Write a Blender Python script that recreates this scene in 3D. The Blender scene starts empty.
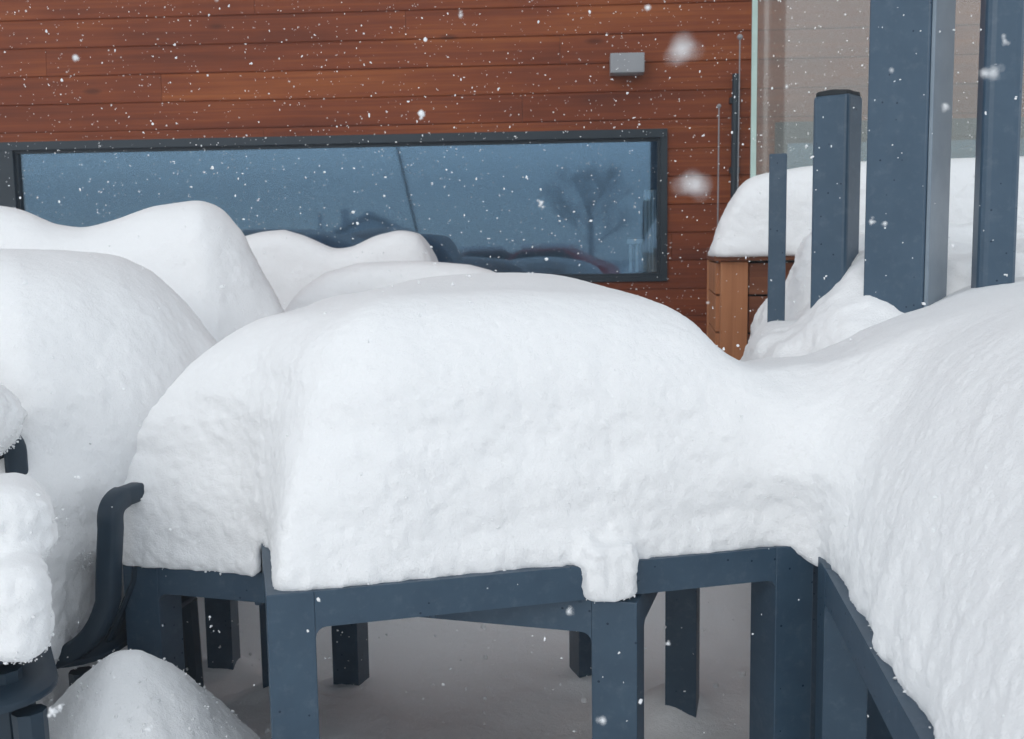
import bpy, bmesh, math, random
import numpy as np
from mathutils import Vector, Matrix, noise as mnoise
R = math.radians
rng = np.random.default_rng(7)
random.seed(7)
scene = bpy.context.scene
col = scene.collection

# ------------------------------------------------------------------ camera
F, W, H = 1050.0, 1024, 739
CZ, PITCH, ROLL = 1.24, R(6.5), R(0.85)
fwd = Vector((0, math.cos(PITCH), -math.sin(PITCH)))
rt0, up0 = Vector((1, 0, 0)), Vector((0, math.sin(PITCH), math.cos(PITCH)))
rt = rt0 * math.cos(ROLL) - up0 * math.sin(ROLL)
up = up0 * math.cos(ROLL) + rt0 * math.sin(ROLL)
EYE = Vector((0, 0, CZ))
cam = bpy.data.cameras.new('camera')
camo = bpy.data.objects.new('camera', cam)
col.objects.link(camo)
camo.matrix_world = Matrix(((rt.x, up.x, -fwd.x, 0), (rt.y, up.y, -fwd.y, 0), (rt.z, up.z, -fwd.z, CZ), (0, 0, 0, 1)))
cam.sensor_width = 36.0
cam.lens = 36.0 * F / W
cam.clip_start, cam.clip_end = 0.02, 800
cam.dof.use_dof = True
cam.dof.focus_distance = 1.75
cam.dof.aperture_fstop = 10.0
scene.camera = camo

def ray(px, py):
    return fwd + rt * ((px - W / 2) / F) - up * ((py - H / 2) / F)
def at(px, py, Y):            # point on the pixel's ray at world y = Y
    r = ray(px, py); return EYE + r * (Y / r.y)
def atz(px, py, z):           # point on the pixel's ray at height z
    r = ray(px, py); return EYE + r * ((z - CZ) / r.z)

# ------------------------------------------------------------------ tagging
def tag(o, label=None, cat=None, group=None, kind=None):
    if label: o['label'] = label
    if cat: o['category'] = cat
    if group: o['group'] = group
    if kind: o['kind'] = kind
    return o
def empty(name, loc=(0, 0, 0), rz=0.0):
    o = bpy.data.objects.new(name, None); col.objects.link(o)
    o.location = loc; o.rotation_euler = (0, 0, rz); o.empty_display_size = 0.1
    return o
def link(name, me, mat=None, parent=None, smooth=False):
    o = bpy.data.objects.new(name, me); col.objects.link(o)
    if mat: me.materials.append(mat)
    if parent: o.parent = parent
    if smooth:
        me.polygons.foreach_set('use_smooth', [True] * len(me.polygons))
        if len(me.polygons) < 3000: me.set_sharp_from_angle(angle=R(38))
    return o
def kids(o): return [c for c in bpy.data.objects if c.parent == o]
def copy_tree(o, parent=None):
    c = o.copy(); col.objects.link(c)
    if parent: c.parent = parent
    for k in kids(o): copy_tree(k, c)
    return c

# ------------------------------------------------------------------ mesh helpers
def box_bm(bm, x0, x1, y0, y1, z0, z1, bev=0.0, seg=2, M=None):
    vs = [bm.verts.new((x, y, z)) for x in (x0, x1) for y in (y0, y1) for z in (z0, z1)]
    q = [(0, 1, 3, 2), (4, 6, 7, 5), (0, 4, 5, 1), (2, 3, 7, 6), (0, 2, 6, 4), (1, 5, 7, 3)]
    fs = [bm.faces.new([vs[i] for i in f]) for f in q]
    geo = vs
    if bev > 0:
        es = list({e for f in fs for e in f.edges})
        r = bmesh.ops.bevel(bm, geom=es, offset=bev, segments=seg, affect='EDGES', profile=0.5)
        geo = list({v for v in r['verts']} | {v for v in vs if v.is_valid})
    if M is not None:
        bmesh.ops.transform(bm, matrix=M, verts=geo)
def prism_bm(bm, pts, y0, y1, bev=0.0):     # pts in (x,z), extruded along y
    a = [bm.verts.new((x, y0, z)) for x, z in pts]
    b = [bm.verts.new((x, y1, z)) for x, z in pts]
    n = len(pts)
    bm.faces.new(a); bm.faces.new(b[::-1])
    for i in range(n):
        bm.faces.new((a[i], b[i], b[(i + 1) % n], a[(i + 1) % n]))
def tube_bm(bm, pts, rad, seg=10, flat=1.0, flatdir=None, sq=0):
    pts = [Vector(p) for p in pts]
    rads = rad if isinstance(rad, (list, tuple)) else [rad] * len(pts)
    rings = []; prev = None
    for i, p in enumerate(pts):
        t = (pts[min(i + 1, len(pts) - 1)] - pts[max(i - 1, 0)]).normalized()
        if flatdir is not None: n = Vector(flatdir)
        elif prev is None: n = Vector((0, 0, 1)) if abs(t.z) < 0.9 else Vector((1, 0, 0))
        else: n = prev
        n = (n - t * n.dot(t)).normalized(); prev = n
        b = t.cross(n)
        def cs(v): return math.copysign(abs(v) ** 0.45, v) if sq else v
        rings.append([bm.verts.new(p + (n * cs(math.cos(2 * math.pi * k / seg)) * flat + b * cs(math.sin(2 * math.pi * k / seg))) * rads[i]) for k in range(seg)])
    for i in range(len(rings) - 1):
        for k in range(seg):
            bm.faces.new((rings[i][k], rings[i][(k + 1) % seg], rings[i + 1][(k + 1) % seg], rings[i + 1][k]))
    bm.faces.new(rings[0][::-1]); bm.faces.new(rings[-1])
def fin(bm, name):
    bmesh.ops.recalc_face_normals(bm, faces=bm.faces)
    me = bpy.data.meshes.new(name); bm.to_mesh(me); bm.free()
    return me
def boxobj(name, dims, mat, parent=None, bev=0.0, M=None):
    bm = bmesh.new(); box_bm(bm, *dims, bev=bev, M=M)
    return link(name, fin(bm, name), mat, parent)

# ------------------------------------------------------------------ noise (numpy value noise)
def _h(ix, iy, iz, s):
    n = (ix.astype(np.int64) * 374761393 + iy.astype(np.int64) * 668265263 + iz.astype(np.int64) * 2147483647 + s * 974634541) & 0xffffffff
    n = ((n ^ (n >> 13)) * 1274126177) & 0xffffffff
    n = ((n ^ (n >> 16)) * 2246822519) & 0xffffffff
    return ((n ^ (n >> 15)) & 0xffff) / 32767.5 - 1.0
def vnoise(x, y, z, s=0):
    ix, iy, iz = np.floor(x), np.floor(y), np.floor(z)
    fx, fy, fz = x - ix, y - iy, z - iz
    u, v, w = (f * f * f * (f * (f * 6 - 15) + 10) for f in (fx, fy, fz))
    def c(a, b, d): return _h(ix + a, iy + b, iz + d, s)
    x00 = c(0, 0, 0) * (1 - u) + c(1, 0, 0) * u; x10 = c(0, 1, 0) * (1 - u) + c(1, 1, 0) * u
    x01 = c(0, 0, 1) * (1 - u) + c(1, 0, 1) * u; x11 = c(0, 1, 1) * (1 - u) + c(1, 1, 1) * u
    return (x00 * (1 - v) + x10 * v) * (1 - w) + (x01 * (1 - v) + x11 * v) * w
def fbm(p, f, octs=3, s=0, gain=0.5):
    a, t = 1.0, 0
    fx, fy, fz = (f, f, f) if np.isscalar(f) else f
    for o in range(octs):
        t = t + a * vnoise(p[..., 0] * fx + 13.7 * o, p[..., 1] * fy + 5.3 * o, p[..., 2] * fz + 9.1 * o, s + o)
        fx, fy, fz, a = fx * 2.03, fy * 2.03, fz * 2.03, a * gain
    return t

# ------------------------------------------------------------------ materials
def mat(name):
    m = bpy.data.materials.new(name); m.use_nodes = True
    nt = m.node_tree; nt.nodes.clear()
    out = nt.nodes.new('ShaderNodeOutputMaterial')
    return m, nt, out
def N(nt, t, **kw):
    n = nt.nodes.new(t)
    for k, v in kw.items():
        if k.startswith('_'): setattr(n, k[1:], v)
        else: n.inputs[k.replace('__', ' ')].default_value = v
    return n
def L(nt, a, ao, b, bi): nt.links.new(a.outputs[ao], b.inputs[bi])

def snow_material():
    m, nt, out = mat('snow')
    b = N(nt, 'ShaderNodeBsdfPrincipled', Base__Color=(0.955, 0.96, 0.965, 1), Roughness=0.75)
    b.inputs['Specular IOR Level'].default_value = 0.25
    tc = N(nt, 'ShaderNodeTexCoord')
    n1 = N(nt, 'ShaderNodeTexNoise', Scale=55.0, Detail=5.0, Roughness=0.65)
    n2 = N(nt, 'ShaderNodeTexNoise', Scale=330.0, Detail=3.0, Roughness=0.7)
    for n in (n1, n2): L(nt, tc, 'Object', n, 'Vector')
    bp1 = N(nt, 'ShaderNodeBump', Strength=0.35, Distance=0.010)
    bp2 = N(nt, 'ShaderNodeBump', Strength=0.55, Distance=0.0025)
    L(nt, n1, 'Fac', bp1, 'Height'); L(nt, n2, 'Fac', bp2, 'Height')
    L(nt, bp1, 'Normal', bp2, 'Normal'); L(nt, bp2, 'Normal', b, 'Normal')
    L(nt, b, 'BSDF', out, 'Surface')
    return m
def metal_material(name, c0, c1, rough=0.42, speck=True):
    m, nt, out = mat(name)
    b = N(nt, 'ShaderNodeBsdfPrincipled', Roughness=rough)
    tc = N(nt, 'ShaderNodeTexCoord')
    n = N(nt, 'ShaderNodeTexNoise', Scale=14.0, Detail=6.0, Roughness=0.6)
    L(nt, tc, 'Object', n, 'Vector')
    r = N(nt, 'ShaderNodeValToRGB')
    r.color_ramp.elements[0].position = 0.35; r.color_ramp.elements[0].color = (*c0, 1)
    r.color_ramp.elements[1].position = 0.7; r.color_ramp.elements[1].color = (*c1, 1)
    L(nt, n, 'Fac', r, 'Fac')
    last = r
    if speck:       # wet drops and melted flakes on the paint
        v = N(nt, 'ShaderNodeTexVoronoi', Scale=70.0)
        L(nt, tc, 'Object', v, 'Vector')
        lt = N(nt, 'ShaderNodeMath', _operation='LESS_THAN'); lt.inputs[1].default_value = 0.14
        L(nt, v, 'Distance', lt, 0)
        g = N(nt, 'ShaderNodeMath', _operation='GREATER_THAN'); g.inputs[1].default_value = 0.86
        sep = N(nt, 'ShaderNodeSeparateColor'); L(nt, v, 'Color', sep, 'Color'); L(nt, sep, 'Red', g, 0)
        mul = N(nt, 'ShaderNodeMath', _operation='MULTIPLY'); L(nt, lt, 0, mul, 0); L(nt, g, 0, mul, 1)
        mx = N(nt, 'ShaderNodeMix', _data_type='RGBA'); mx.inputs[7].default_value = (c0[0] * 0.55, c0[1] * 0.55, c0[2] * 0.6, 1)
        L(nt, mul, 0, mx, 0); nt.links.new(r.outputs[0], mx.inputs[6])
        nt.links.new(mx.outputs[2], b.inputs['Base Color'])
        rr = N(nt, 'ShaderNodeMapRange'); rr.inputs[3].default_value = rough; rr.inputs[4].default_value = 0.15
        L(nt, mul, 0, rr, 0); L(nt, rr, 0, b, 'Roughness')
    else:
        nt.links.new(r.outputs[0], b.inputs['Base Color'])
    if speck:       # thin rime caught on the paint
        fz = N(nt, 'ShaderNodeTexNoise', Scale=38.0, Detail=8.0, Roughness=0.75); L(nt, tc, 'Object', fz, 'Vector')
        fm = N(nt, 'ShaderNodeMapRange'); fm.inputs[1].default_value = 0.52; fm.inputs[2].default_value = 0.80; fm.inputs[3].default_value = 0.0; fm.inputs[4].default_value = 0.09
        L(nt, fz, 'Fac', fm, 0)
        fx = N(nt, 'ShaderNodeMix', _data_type='RGBA'); fx.inputs[7].default_value = (0.55, 0.6, 0.65, 1)
        L(nt, fm, 0, fx, 0); nt.links.new(mx.outputs[2], fx.inputs[6]); nt.links.new(fx.outputs[2], b.inputs['Base Color'])
    n2 = N(nt, 'ShaderNodeTexNoise', Scale=900.0, Detail=2.0); L(nt, tc, 'Object', n2, 'Vector')
    bp = N(nt, 'ShaderNodeBump', Strength=0.12, Distance=0.0006); L(nt, n2, 'Fac', bp, 'Height'); L(nt, bp, 'Normal', b, 'Normal')
    L(nt, b, 'BSDF', out, 'Surface')
    return m
def wood_material(name, dark, mid, light, pitch=None, axis='X', scale=1.0):
    m, nt, out = mat(name)
    b = N(nt, 'ShaderNodeBsdfPrincipled', Roughness=0.6)
    b.inputs['Specular IOR Level'].default_value = 0.22
    tc = N(nt, 'ShaderNodeTexCoord')
    mp = N(nt, 'ShaderNodeMapping')
    s = {'X': (0.9, 46, 46), 'Z': (30, 30, 1.2)}[axis]
    mp.inputs['Scale'].default_value = tuple(k * scale for k in s)
    L(nt, tc, 'Object', mp, 'Vector')
    g = N(nt, 'ShaderNodeTexNoise', Scale=1.0, Detail=8.0, Roughness=0.65, Distortion=0.6)
    big = N(nt, 'ShaderNodeTexNoise', Scale=1.6, Detail=4.0, Roughness=0.6)
    stretch = N(nt, 'ShaderNodeMapping'); stretch.inputs['Scale'].default_value = (0.55, 1, 2.4) if axis == 'X' else (2.4, 1, 0.5)
    L(nt, tc, 'Object', stretch, 'Vector'); L(nt, stretch, 'Vector', big, 'Vector')
    src = mp
    if pitch:       # every board its own tint and its own slice of grain
        at_ = N(nt, 'ShaderNodeAttribute', _attribute_name='board')
        ad = N(nt, 'ShaderNodeVectorMath', _operation='ADD'); comb = N(nt, 'ShaderNodeCombineXYZ')
        k = N(nt, 'ShaderNodeMath', _operation='MULTIPLY'); k.inputs[1].default_value = 37.0
        L(nt, at_, 'Fac', k, 0); L(nt, k, 0, comb, 'X'); L(nt, k, 0, comb, 'Y')
        L(nt, mp, 'Vector', ad, 0); L(nt, comb, 'Vector', ad, 1); src = ad
    L(nt, src, 'Vector', g, 'Vector')
    mixf = N(nt, 'ShaderNodeMath', _operation='MULTIPLY_ADD'); mixf.inputs[1].default_value = 0.50
    L(nt, g, 'Fac', mixf, 0)
    k2 = N(nt, 'ShaderNodeMath', _operation='MULTIPLY'); k2.inputs[1].default_value = 0.50
    L(nt, big, 'Fac', k2, 0); L(nt, k2, 0, mixf, 2)
    fac = mixf
    if pitch:
        a2 = N(nt, 'ShaderNodeMath', _operation='MULTIPLY_ADD'); a2.inputs[1].default_value = 0.07; 
        L(nt, at_, 'Fac', a2, 0)
        sb = N(nt, 'ShaderNodeMath', _operation='SUBTRACT'); sb.inputs[1].default_value = 0.035
        L(nt, mixf, 0, sb, 0); L(nt, sb, 0, a2, 2); fac = a2
    r = N(nt, 'ShaderNodeValToRGB')
    e = r.color_ramp.elements
    e[0].position = 0.30; e[0].color = (*dark, 1)
    e[1].position = 0.72; e[1].color = (*light, 1)
    q = e.new(0.5); q.color = (*mid, 1)
    L(nt, fac, 0, r, 'Fac')
    # knots
    kv = N(nt, 'ShaderNodeTexVoronoi', Scale=1.0); km = N(nt, 'ShaderNodeMapping'); km.inputs['Scale'].default_value = (2.3, 1, 7.5) if axis == 'X' else (7.5, 7.5, 2.3)
    L(nt, tc, 'Object', km, 'Vector'); L(nt, km, 'Vector', kv, 'Vector')
    kr = N(nt, 'ShaderNodeMapRange'); kr.inputs[1].default_value = 0.05; kr.inputs[2].default_value = 0.12; kr.inputs[3].default_value = 0.6; kr.inputs[4].default_value = 0.0
    L(nt, kv, 'Distance', kr, 0)
    mx = N(nt, 'ShaderNodeMix', _data_type='RGBA'); mx.inputs[7].default_value = (dark[0] * 0.5, dark[1] * 0.5, dark[2] * 0.5, 1)
    L(nt, kr, 0, mx, 0); nt.links.new(r.outputs[0], mx.inputs[6])
    nt.links.new(mx.outputs[2], b.inputs['Base Color'])
    bp = N(nt, 'ShaderNodeBump', Strength=0.35, Distance=0.003); L(nt, g, 'Fac', bp, 'Height'); L(nt, bp, 'Normal', b, 'Normal')
    L(nt, b, 'BSDF', out, 'Surface')
    return m
def plain(name, c, rough=0.6, var=0.15, scale=8.0, metallic=0.0):
    m, nt, out = mat(name)
    b = N(nt, 'ShaderNodeBsdfPrincipled', Roughness=rough, Metallic=metallic)
    tc = N(nt, 'ShaderNodeTexCoord'); n = N(nt, 'ShaderNodeTexNoise', Scale=scale, Detail=5.0)
    L(nt, tc, 'Object', n, 'Vector')
    r = N(nt, 'ShaderNodeValToRGB')
    r.color_ramp.elements[0].position = 0.3; r.color_ramp.elements[0].color = (*[k * (1 - var) for k in c], 1)
    r.color_ramp.elements[1].position = 0.7; r.color_ramp.elements[1].color = (*[min(1, k * (1 + var)) for k in c], 1)
    L(nt, n, 'Fac', r, 'Fac'); nt.links.new(r.outputs[0], b.inputs['Base Color'])
    L(nt, b, 'BSDF', out, 'Surface')
    return m
def glass_material(name, refl, tint, see, film=0.0, filmc=(0.84, 0.81, 0.75)):
    m, nt, out = mat(name)
    gl = N(nt, 'ShaderNodeBsdfGlossy', Color=(*tint, 1), Roughness=0.03)
    tr = N(nt, 'ShaderNodeBsdfTransparent', Color=(*see, 1))
    fr = N(nt, 'ShaderNodeFresnel', IOR=1.5)
    mr = N(nt, 'ShaderNodeMapRange'); mr.inputs[1].default_value = 0.04; mr.inputs[2].default_value = 1.0; mr.inputs[3].default_value = refl; mr.inputs[4].default_value = 1.0
    L(nt, fr, 'Fac', mr, 0)
    mx = N(nt, 'ShaderNodeMixShader'); L(nt, mr, 0, mx, 0); L(nt, tr, 0, mx, 1); L(nt, gl, 0, mx, 2)
    last = mx
    if film > 0:        # snow dust and melt water clinging to the pane
        df = N(nt, 'ShaderNodeBsdfDiffuse', Color=(*filmc, 1))
        tl = N(nt, 'ShaderNodeBsdfTranslucent', Color=(*filmc, 1))
        dt = N(nt, 'ShaderNodeMixShader', Fac=0.35); L(nt, df, 0, dt, 1); L(nt, tl, 0, dt, 2)
        tc = N(nt, 'ShaderNodeTexCoord'); n = N(nt, 'ShaderNodeTexNoise', Scale=5.0, Detail=6.0, Roughness=0.65)
        mp = N(nt, 'ShaderNodeMapping'); mp.inputs['Scale'].default_value = (1, 1, 0.35)
        L(nt, tc, 'Object', mp, 'Vector'); L(nt, mp, 'Vector', n, 'Vector')
        r = N(nt, 'ShaderNodeMapRange'); r.inputs[1].default_value = 0.3; r.inputs[2].default_value = 0.7; r.inputs[3].default_value = film * 0.75; r.inputs[4].default_value = film * 1.25
        L(nt, n, 'Fac', r, 0)
        mx2 = N(nt, 'ShaderNodeMixShader'); L(nt, r, 0, mx2, 0); L(nt, mx, 0, mx2, 1); L(nt, dt, 0, mx2, 2); last = mx2
    L(nt, last, 0, out, 'Surface')
    return m

SNOW = snow_material()
METAL = metal_material('painted_aluminium', (0.030, 0.062, 0.100), (0.040, 0.078, 0.120), 0.42)
POST = metal_material('painted_post_steel', (0.036, 0.074, 0.118), (0.048, 0.090, 0.138), 0.36)
FRAME = metal_material('window_frame_paint', (0.006, 0.018, 0.030), (0.009, 0.023, 0.037), 0.5, False)
PLAST = metal_material('chair_plastic', (0.010, 0.026, 0.045), (0.014, 0.034, 0.056), 0.5, False)
RUBBER = plain('black_rubber', (0.02, 0.025, 0.03), 0.8)
CLAD = wood_material('stained_cladding', (0.095, 0.020, 0.009), (0.205, 0.047, 0.015), (0.370, 0.110, 0.028), pitch=True)
PLANT = wood_material('planter_board', (0.10, 0.032, 0.018), (0.20, 0.070, 0.035), (0.30, 0.125, 0.060), axis='X')
PLANTP = wood_material('planter_post', (0.28, 0.105, 0.045), (0.44, 0.185, 0.085), (0.58, 0.28, 0.14), axis='Z')
SHEEN = metal_material('sky_sheen_paint', (0.17, 0.22, 0.27), (0.22, 0.27, 0.32), 0.3, False)  # reflected sky painted as a lighter metal tone
LAMPM = plain('lamp_grey_paint', (0.30, 0.31, 0.33), 0.45, 0.06)
PANE = glass_material('window_glass', 0.17, (0.47, 0.73, 1.0), (0.80, 0.9, 0.95))
SHEET = glass_material('glass_sheet', 0.07, (0.95, 1.0, 1.0), (0.93, 0.97, 0.95), film=0.135)
GEDGE = plain('glass_edge', (0.46, 0.60, 0.55), 0.2, 0.1)
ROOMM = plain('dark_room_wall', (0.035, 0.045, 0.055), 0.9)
WHITE = plain('white_paint', (0.75, 0.74, 0.72), 0.6, 0.06)
REDP = plain('red_car_paint', (0.62, 0.04, 0.05), 0.3, 0.05)
PINKP = plain('faded_red_car_paint', (0.30, 0.10, 0.11), 0.35, 0.05)
DARKG = plain('dark_glass', (0.02, 0.025, 0.03), 0.1, 0.05)
BARK = plain('haze_paled_bark', (0.42, 0.42, 0.44), 0.9, 0.2)  # bark lightened to stand in for haze over the distant tree
HOUSEW = plain('house_board', (0.75, 0.77, 0.80), 0.8, 0.06)  # walls paled in colour so the far house fades as in haze
ROOFM = plain('house_roof_sheet', (0.50, 0.53, 0.57), 0.6, 0.1)  # roof paled likewise, haze put into its colour

# ------------------------------------------------------------------ snow by signed distance + surface nets
def grid(lo, hi, h):
    n = [int(math.ceil((b - a) / h)) + 1 for a, b in zip(lo, hi)]
    ax = [lo[i] + h * np.arange(n[i], dtype=np.float32) for i in range(3)]
    return np.meshgrid(*ax, indexing='ij')
def smin(a, b, k):
    h = np.clip(0.5 + 0.5 * (b - a) / k, 0, 1)
    return b * (1 - h) + a * h - k * h * (1 - h)
def smax(a, b, k): return -smin(-a, -b, k)
def poly_sdf(X, Y, pts, r=0.0):
    """signed distance to a convex or concave polygon in plan, corners rounded by r"""
    pts = np.array(pts, float)
    if r > 0:
        c = pts.mean(0); pts = inset(pts, r)
    d = np.full(X.shape, 1e9, np.float32); s = np.ones(X.shape, np.float32)
    n = len(pts); j = n - 1
    for i in range(n):
        ex, ey = pts[j][0] - pts[i][0], pts[j][1] - pts[i][1]
        wx, wy = X - pts[i][0], Y - pts[i][1]
        t = np.clip((wx * ex + wy * ey) / (ex * ex + ey * ey), 0, 1)
        d = np.minimum(d, (wx - ex * t) ** 2 + (wy - ey * t) ** 2)
        c1 = Y >= pts[i][1]; c2 = Y < pts[j][1]; c3 = ex * wy > ey * wx
        flip = (c1 & c2 & c3) | (~c1 & ~c2 & ~c3)
        s = np.where(flip, -s, s); j = i
    return s * np.sqrt(d) - r
def inset(pts, r):
    n = len(pts); area = sum(pts[i][0] * pts[(i + 1) % n][1] - pts[(i + 1) % n][0] * pts[i][1] for i in range(n))
    sg = 1 if area > 0 else -1
    out = []
    for i in range(n):
        a, b, c = pts[i - 1], pts[i], pts[(i + 1) % n]
        d1 = (b - a) / np.linalg.norm(b - a); d2 = (c - b) / np.linalg.norm(c - b)
        n1 = sg * np.array([-d1[1], d1[0]]); n2 = sg * np.array([-d2[1], d2[0]])
        k = (n1 + n2) / (1 + n1 @ n2)
        out.append(b + k * r)
    return np.array(out)
def ell(X, Y, Z, c, r):
    k = np.sqrt(((X - c[0]) / r[0]) ** 2 + ((Y - c[1]) / r[1]) ** 2 + ((Z - c[2]) / r[2]) ** 2)
    return (k - 1) * min(r)
def rbox(X, Y, Z, c, hs, r, rz=0.0):
    x, y = X - c[0], Y - c[1]
    if rz: x, y = x * math.cos(rz) + y * math.sin(rz), -x * math.sin(rz) + y * math.cos(rz)
    q = [np.abs(x) - hs[0] + r, np.abs(y) - hs[1] + r, np.abs(Z - c[2]) - hs[2] + r]
    o = np.sqrt(sum(np.maximum(k, 0) ** 2 for k in q))
    return o + np.minimum(np.maximum(np.maximum(q[0], q[1]), q[2]), 0) - r
def surface_nets(S, lo, h):
    neg = S < 0
    nx, ny, nz = S.shape
    cnt = np.zeros((nx - 1, ny - 1, nz - 1), np.int8)
    for i in (0, 1):
        for j in (0, 1):
            for k in (0, 1):
                cnt += neg[i:nx - 1 + i, j:ny - 1 + j, k:nz - 1 + k]
    act = (cnt > 0) & (cnt < 8)
    idx = np.full(act.shape, -1, np.int64)
    cells = np.argwhere(act); idx[act] = np.arange(len(cells))
    acc = np.zeros((len(cells), 3)); num = np.zeros(len(cells))
    cs = [(i, j, k) for i in (0, 1) for j in (0, 1) for k in (0, 1)]
    val = {c: S[cells[:, 0] + c[0], cells[:, 1] + c[1], cells[:, 2] + c[2]] for c in cs}
    for a in cs:
        for ax in range(3):
            if a[ax] == 0:
                b = list(a); b[ax] = 1; b = tuple(b)
                va, vb = val[a], val[b]
                cr = (va < 0) != (vb < 0)
                t = np.where(cr, va / np.where(cr, va - vb, 1), 0)
                p = np.zeros((len(cells), 3)) + np.array(a); p[:, ax] = t
                acc[cr] += p[cr]; num[cr] += 1
    V = (cells + acc / num[:, None]) * h + np.array(lo)
    Q = []
    for ax in range(3):
        o1, o2 = [(1, 2), (2, 0), (0, 1)][ax]
        sl0 = [slice(None)] * 3; sl1 = [slice(None)] * 3
        sl0[ax] = slice(0, -1); sl1[ax] = slice(1, None)
        a, b = neg[tuple(sl0)], neg[tuple(sl1)]
        E = np.argwhere(a != b)
        E = E[(E[:, o1] > 0) & (E[:, o2] > 0) & (E[:, o1] < S.shape[o1] - 1) & (E[:, o2] < S.shape[o2] - 1)]
        if not len(E): continue
        fl = a[E[:, 0], E[:, 1], E[:, 2]]
        def g(d1, d2):
            e = E.copy(); e[:, o1] -= d1; e[:, o2] -= d2
            return idx[e[:, 0], e[:, 1], e[:, 2]]
        q = np.stack([g(0, 0), g(1, 0), g(1, 1), g(0, 1)], 1)
        q = np.where(fl[:, None], q, q[:, ::-1])
        Q.append(q)
    return V, np.concatenate(Q)
def normals_of(V, Q):
    n = np.cross(V[Q[:, 2]] - V[Q[:, 0]], V[Q[:, 3]] - V[Q[:, 1]])
    vn = np.zeros_like(V)
    for i in range(4): np.add.at(vn, Q[:, i], n)
    return vn / (np.linalg.norm(vn, axis=1, keepdims=True) + 1e-12)
def to_mesh(name, V, Q):
    me = bpy.data.meshes.new(name)
    me.vertices.add(len(V)); me.vertices.foreach_set('co', np.ascontiguousarray(V, np.float32).ravel())
    k = Q.shape[1]
    me.loops.add(Q.size); me.loops.foreach_set('vertex_index', Q.astype(np.int32).ravel())
    me.polygons.add(len(Q)); me.polygons.foreach_set('loop_start', np.arange(0, Q.size, k, dtype=np.int32))
    me.update(calc_edges=True); me.validate()
    return me
def subdivide(V, Q):
    me = to_mesh('tmp', V, Q); o = bpy.data.objects.new('tmp', me); col.objects.link(o)
    md = o.modifiers.new('s', 'SUBSURF'); md.levels = md.render_levels = 1
    dg = bpy.context.evaluated_depsgraph_get(); e = o.evaluated_get(dg); m2 = e.to_mesh()
    V2 = np.empty(len(m2.vertices) * 3, np.float32); m2.vertices.foreach_get('co', V2)
    Q2 = np.empty(len(m2.loops), np.int32); m2.loops.foreach_get('vertex_index', Q2)
    e.to_mesh_clear(); bpy.data.objects.remove(o); bpy.data.meshes.remove(me)
    return V2.reshape(-1, 3).astype(float), Q2.reshape(-1, 4).astype(np.int64)
ICO_V = None
def ico():
    bm = bmesh.new(); bmesh.ops.create_icosphere(bm, subdivisions=1, radius=1.0)
    v = np.array([x.co[:] for x in bm.verts]); f = np.array([[x.index for x in y.verts] for y in bm.faces]); bm.free()
    return v, f
ICO_V, ICO_F = ico()
def blobs(P, rad, jit=0.35):
    n = len(P); m = len(ICO_V)
    V = ICO_V[None] * rad[:, None, None] * (1 + jit * rng.standard_normal((n, m, 1)).clip(-1, 1)) * (1 + 0.3 * rng.standard_normal((n, 1, 3)).clip(-1.5, 1.5))
    V = (V + P[:, None]).reshape(-1, 3)
    Fc = (ICO_F[None] + (np.arange(n) * m)[:, None, None]).reshape(-1, 3)
    return V, Fc
def snow_object(name, V, Q, crumbs=0, crumb_r=(0.0008, 0.0022), smooth=True, near=None):
    me = to_mesh(name, V, Q)
    me.polygons.foreach_set('use_smooth', [True] * len(me.polygons))
    if crumbs:
        vn = normals_of(V, Q)
        c = V[Q].mean(1); n = vn[Q[:, 0]]
        w = np.where(n[:, 2] < -0.2, 1.0, 0.012)
        d = np.linalg.norm(c - np.array(EYE), axis=1); w = w / np.maximum(d, 0.8) ** 1.5
        # favour the lower rims and hanging edges
        w = w * np.where(n[:, 2] < -0.1, 2.5, 1.0)
        pick = rng.choice(len(c), crumbs, p=w / w.sum())
        r = rng.uniform(0, 1, crumbs) ** 2.2 * (crumb_r[1] - crumb_r[0]) + crumb_r[0]
        P = c[pick] + n[pick] * (r * 0.4)[:, None] + rng.standard_normal((crumbs, 3)) * 0.002
        bv, bf = blobs(P, r)
        bq = np.concatenate([bf, bf[:, 2:]], 1)
        bm = bmesh.new(); bm.from_mesh(me)
        m2 = bpy.data.meshes.new('c'); m2.from_pydata(bv.tolist(), [], bf.tolist())
        m2.polygons.foreach_set('use_smooth', [True] * len(m2.polygons))
        bm.from_mesh(m2); bm.to_mesh(me); bm.free(); bpy.data.meshes.remove(m2)
    return link(name, me, SNOW)

def np3(*pts): return [(p[0], p[1]) for p in pts]

# ------------------------------------------------------------------ where the furniture stands
ZT1, ZT2 = 0.74, 0.680
S_ = 0.905                                                  # side of a table
def square(c, d):                                           # corner + unit front direction -> four plan corners
    c, d = np.array(c), np.array(d); p = np.array([-d[1], d[0]])
    return [c, c + d * S_, c + d * S_ + p * S_, c + p * S_]
a1, b1 = atz(266, 596, ZT1), atz(814, 544, ZT1)
d1 = np.array([b1.x - a1.x, b1.y - a1.y]); L1 = np.linalg.norm(d1); d1 = d1 / L1
a2, b2 = atz(122, 561, ZT2), atz(637, 603, ZT2)
d2 = np.array([b2.x - a2.x, b2.y - a2.y]); L2 = np.linalg.norm(d2); d2 = d2 / L2
print('T1', a1, b1, L1, 'T2', a2, b2, L2)
S_ = L1
T1 = square((a1.x, a1.y), d1)
T2 = square((a2.x, a2.y), d2)
f3, n3 = atz(818, 556, ZT1 - 0.01), atz(921, 741, ZT1 - 0.01)
e3 = np.array([n3.x - f3.x, n3.y - f3.y]); e3 = e3 / np.linalg.norm(e3)      # left side of the right-hand table, towards the camera
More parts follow.
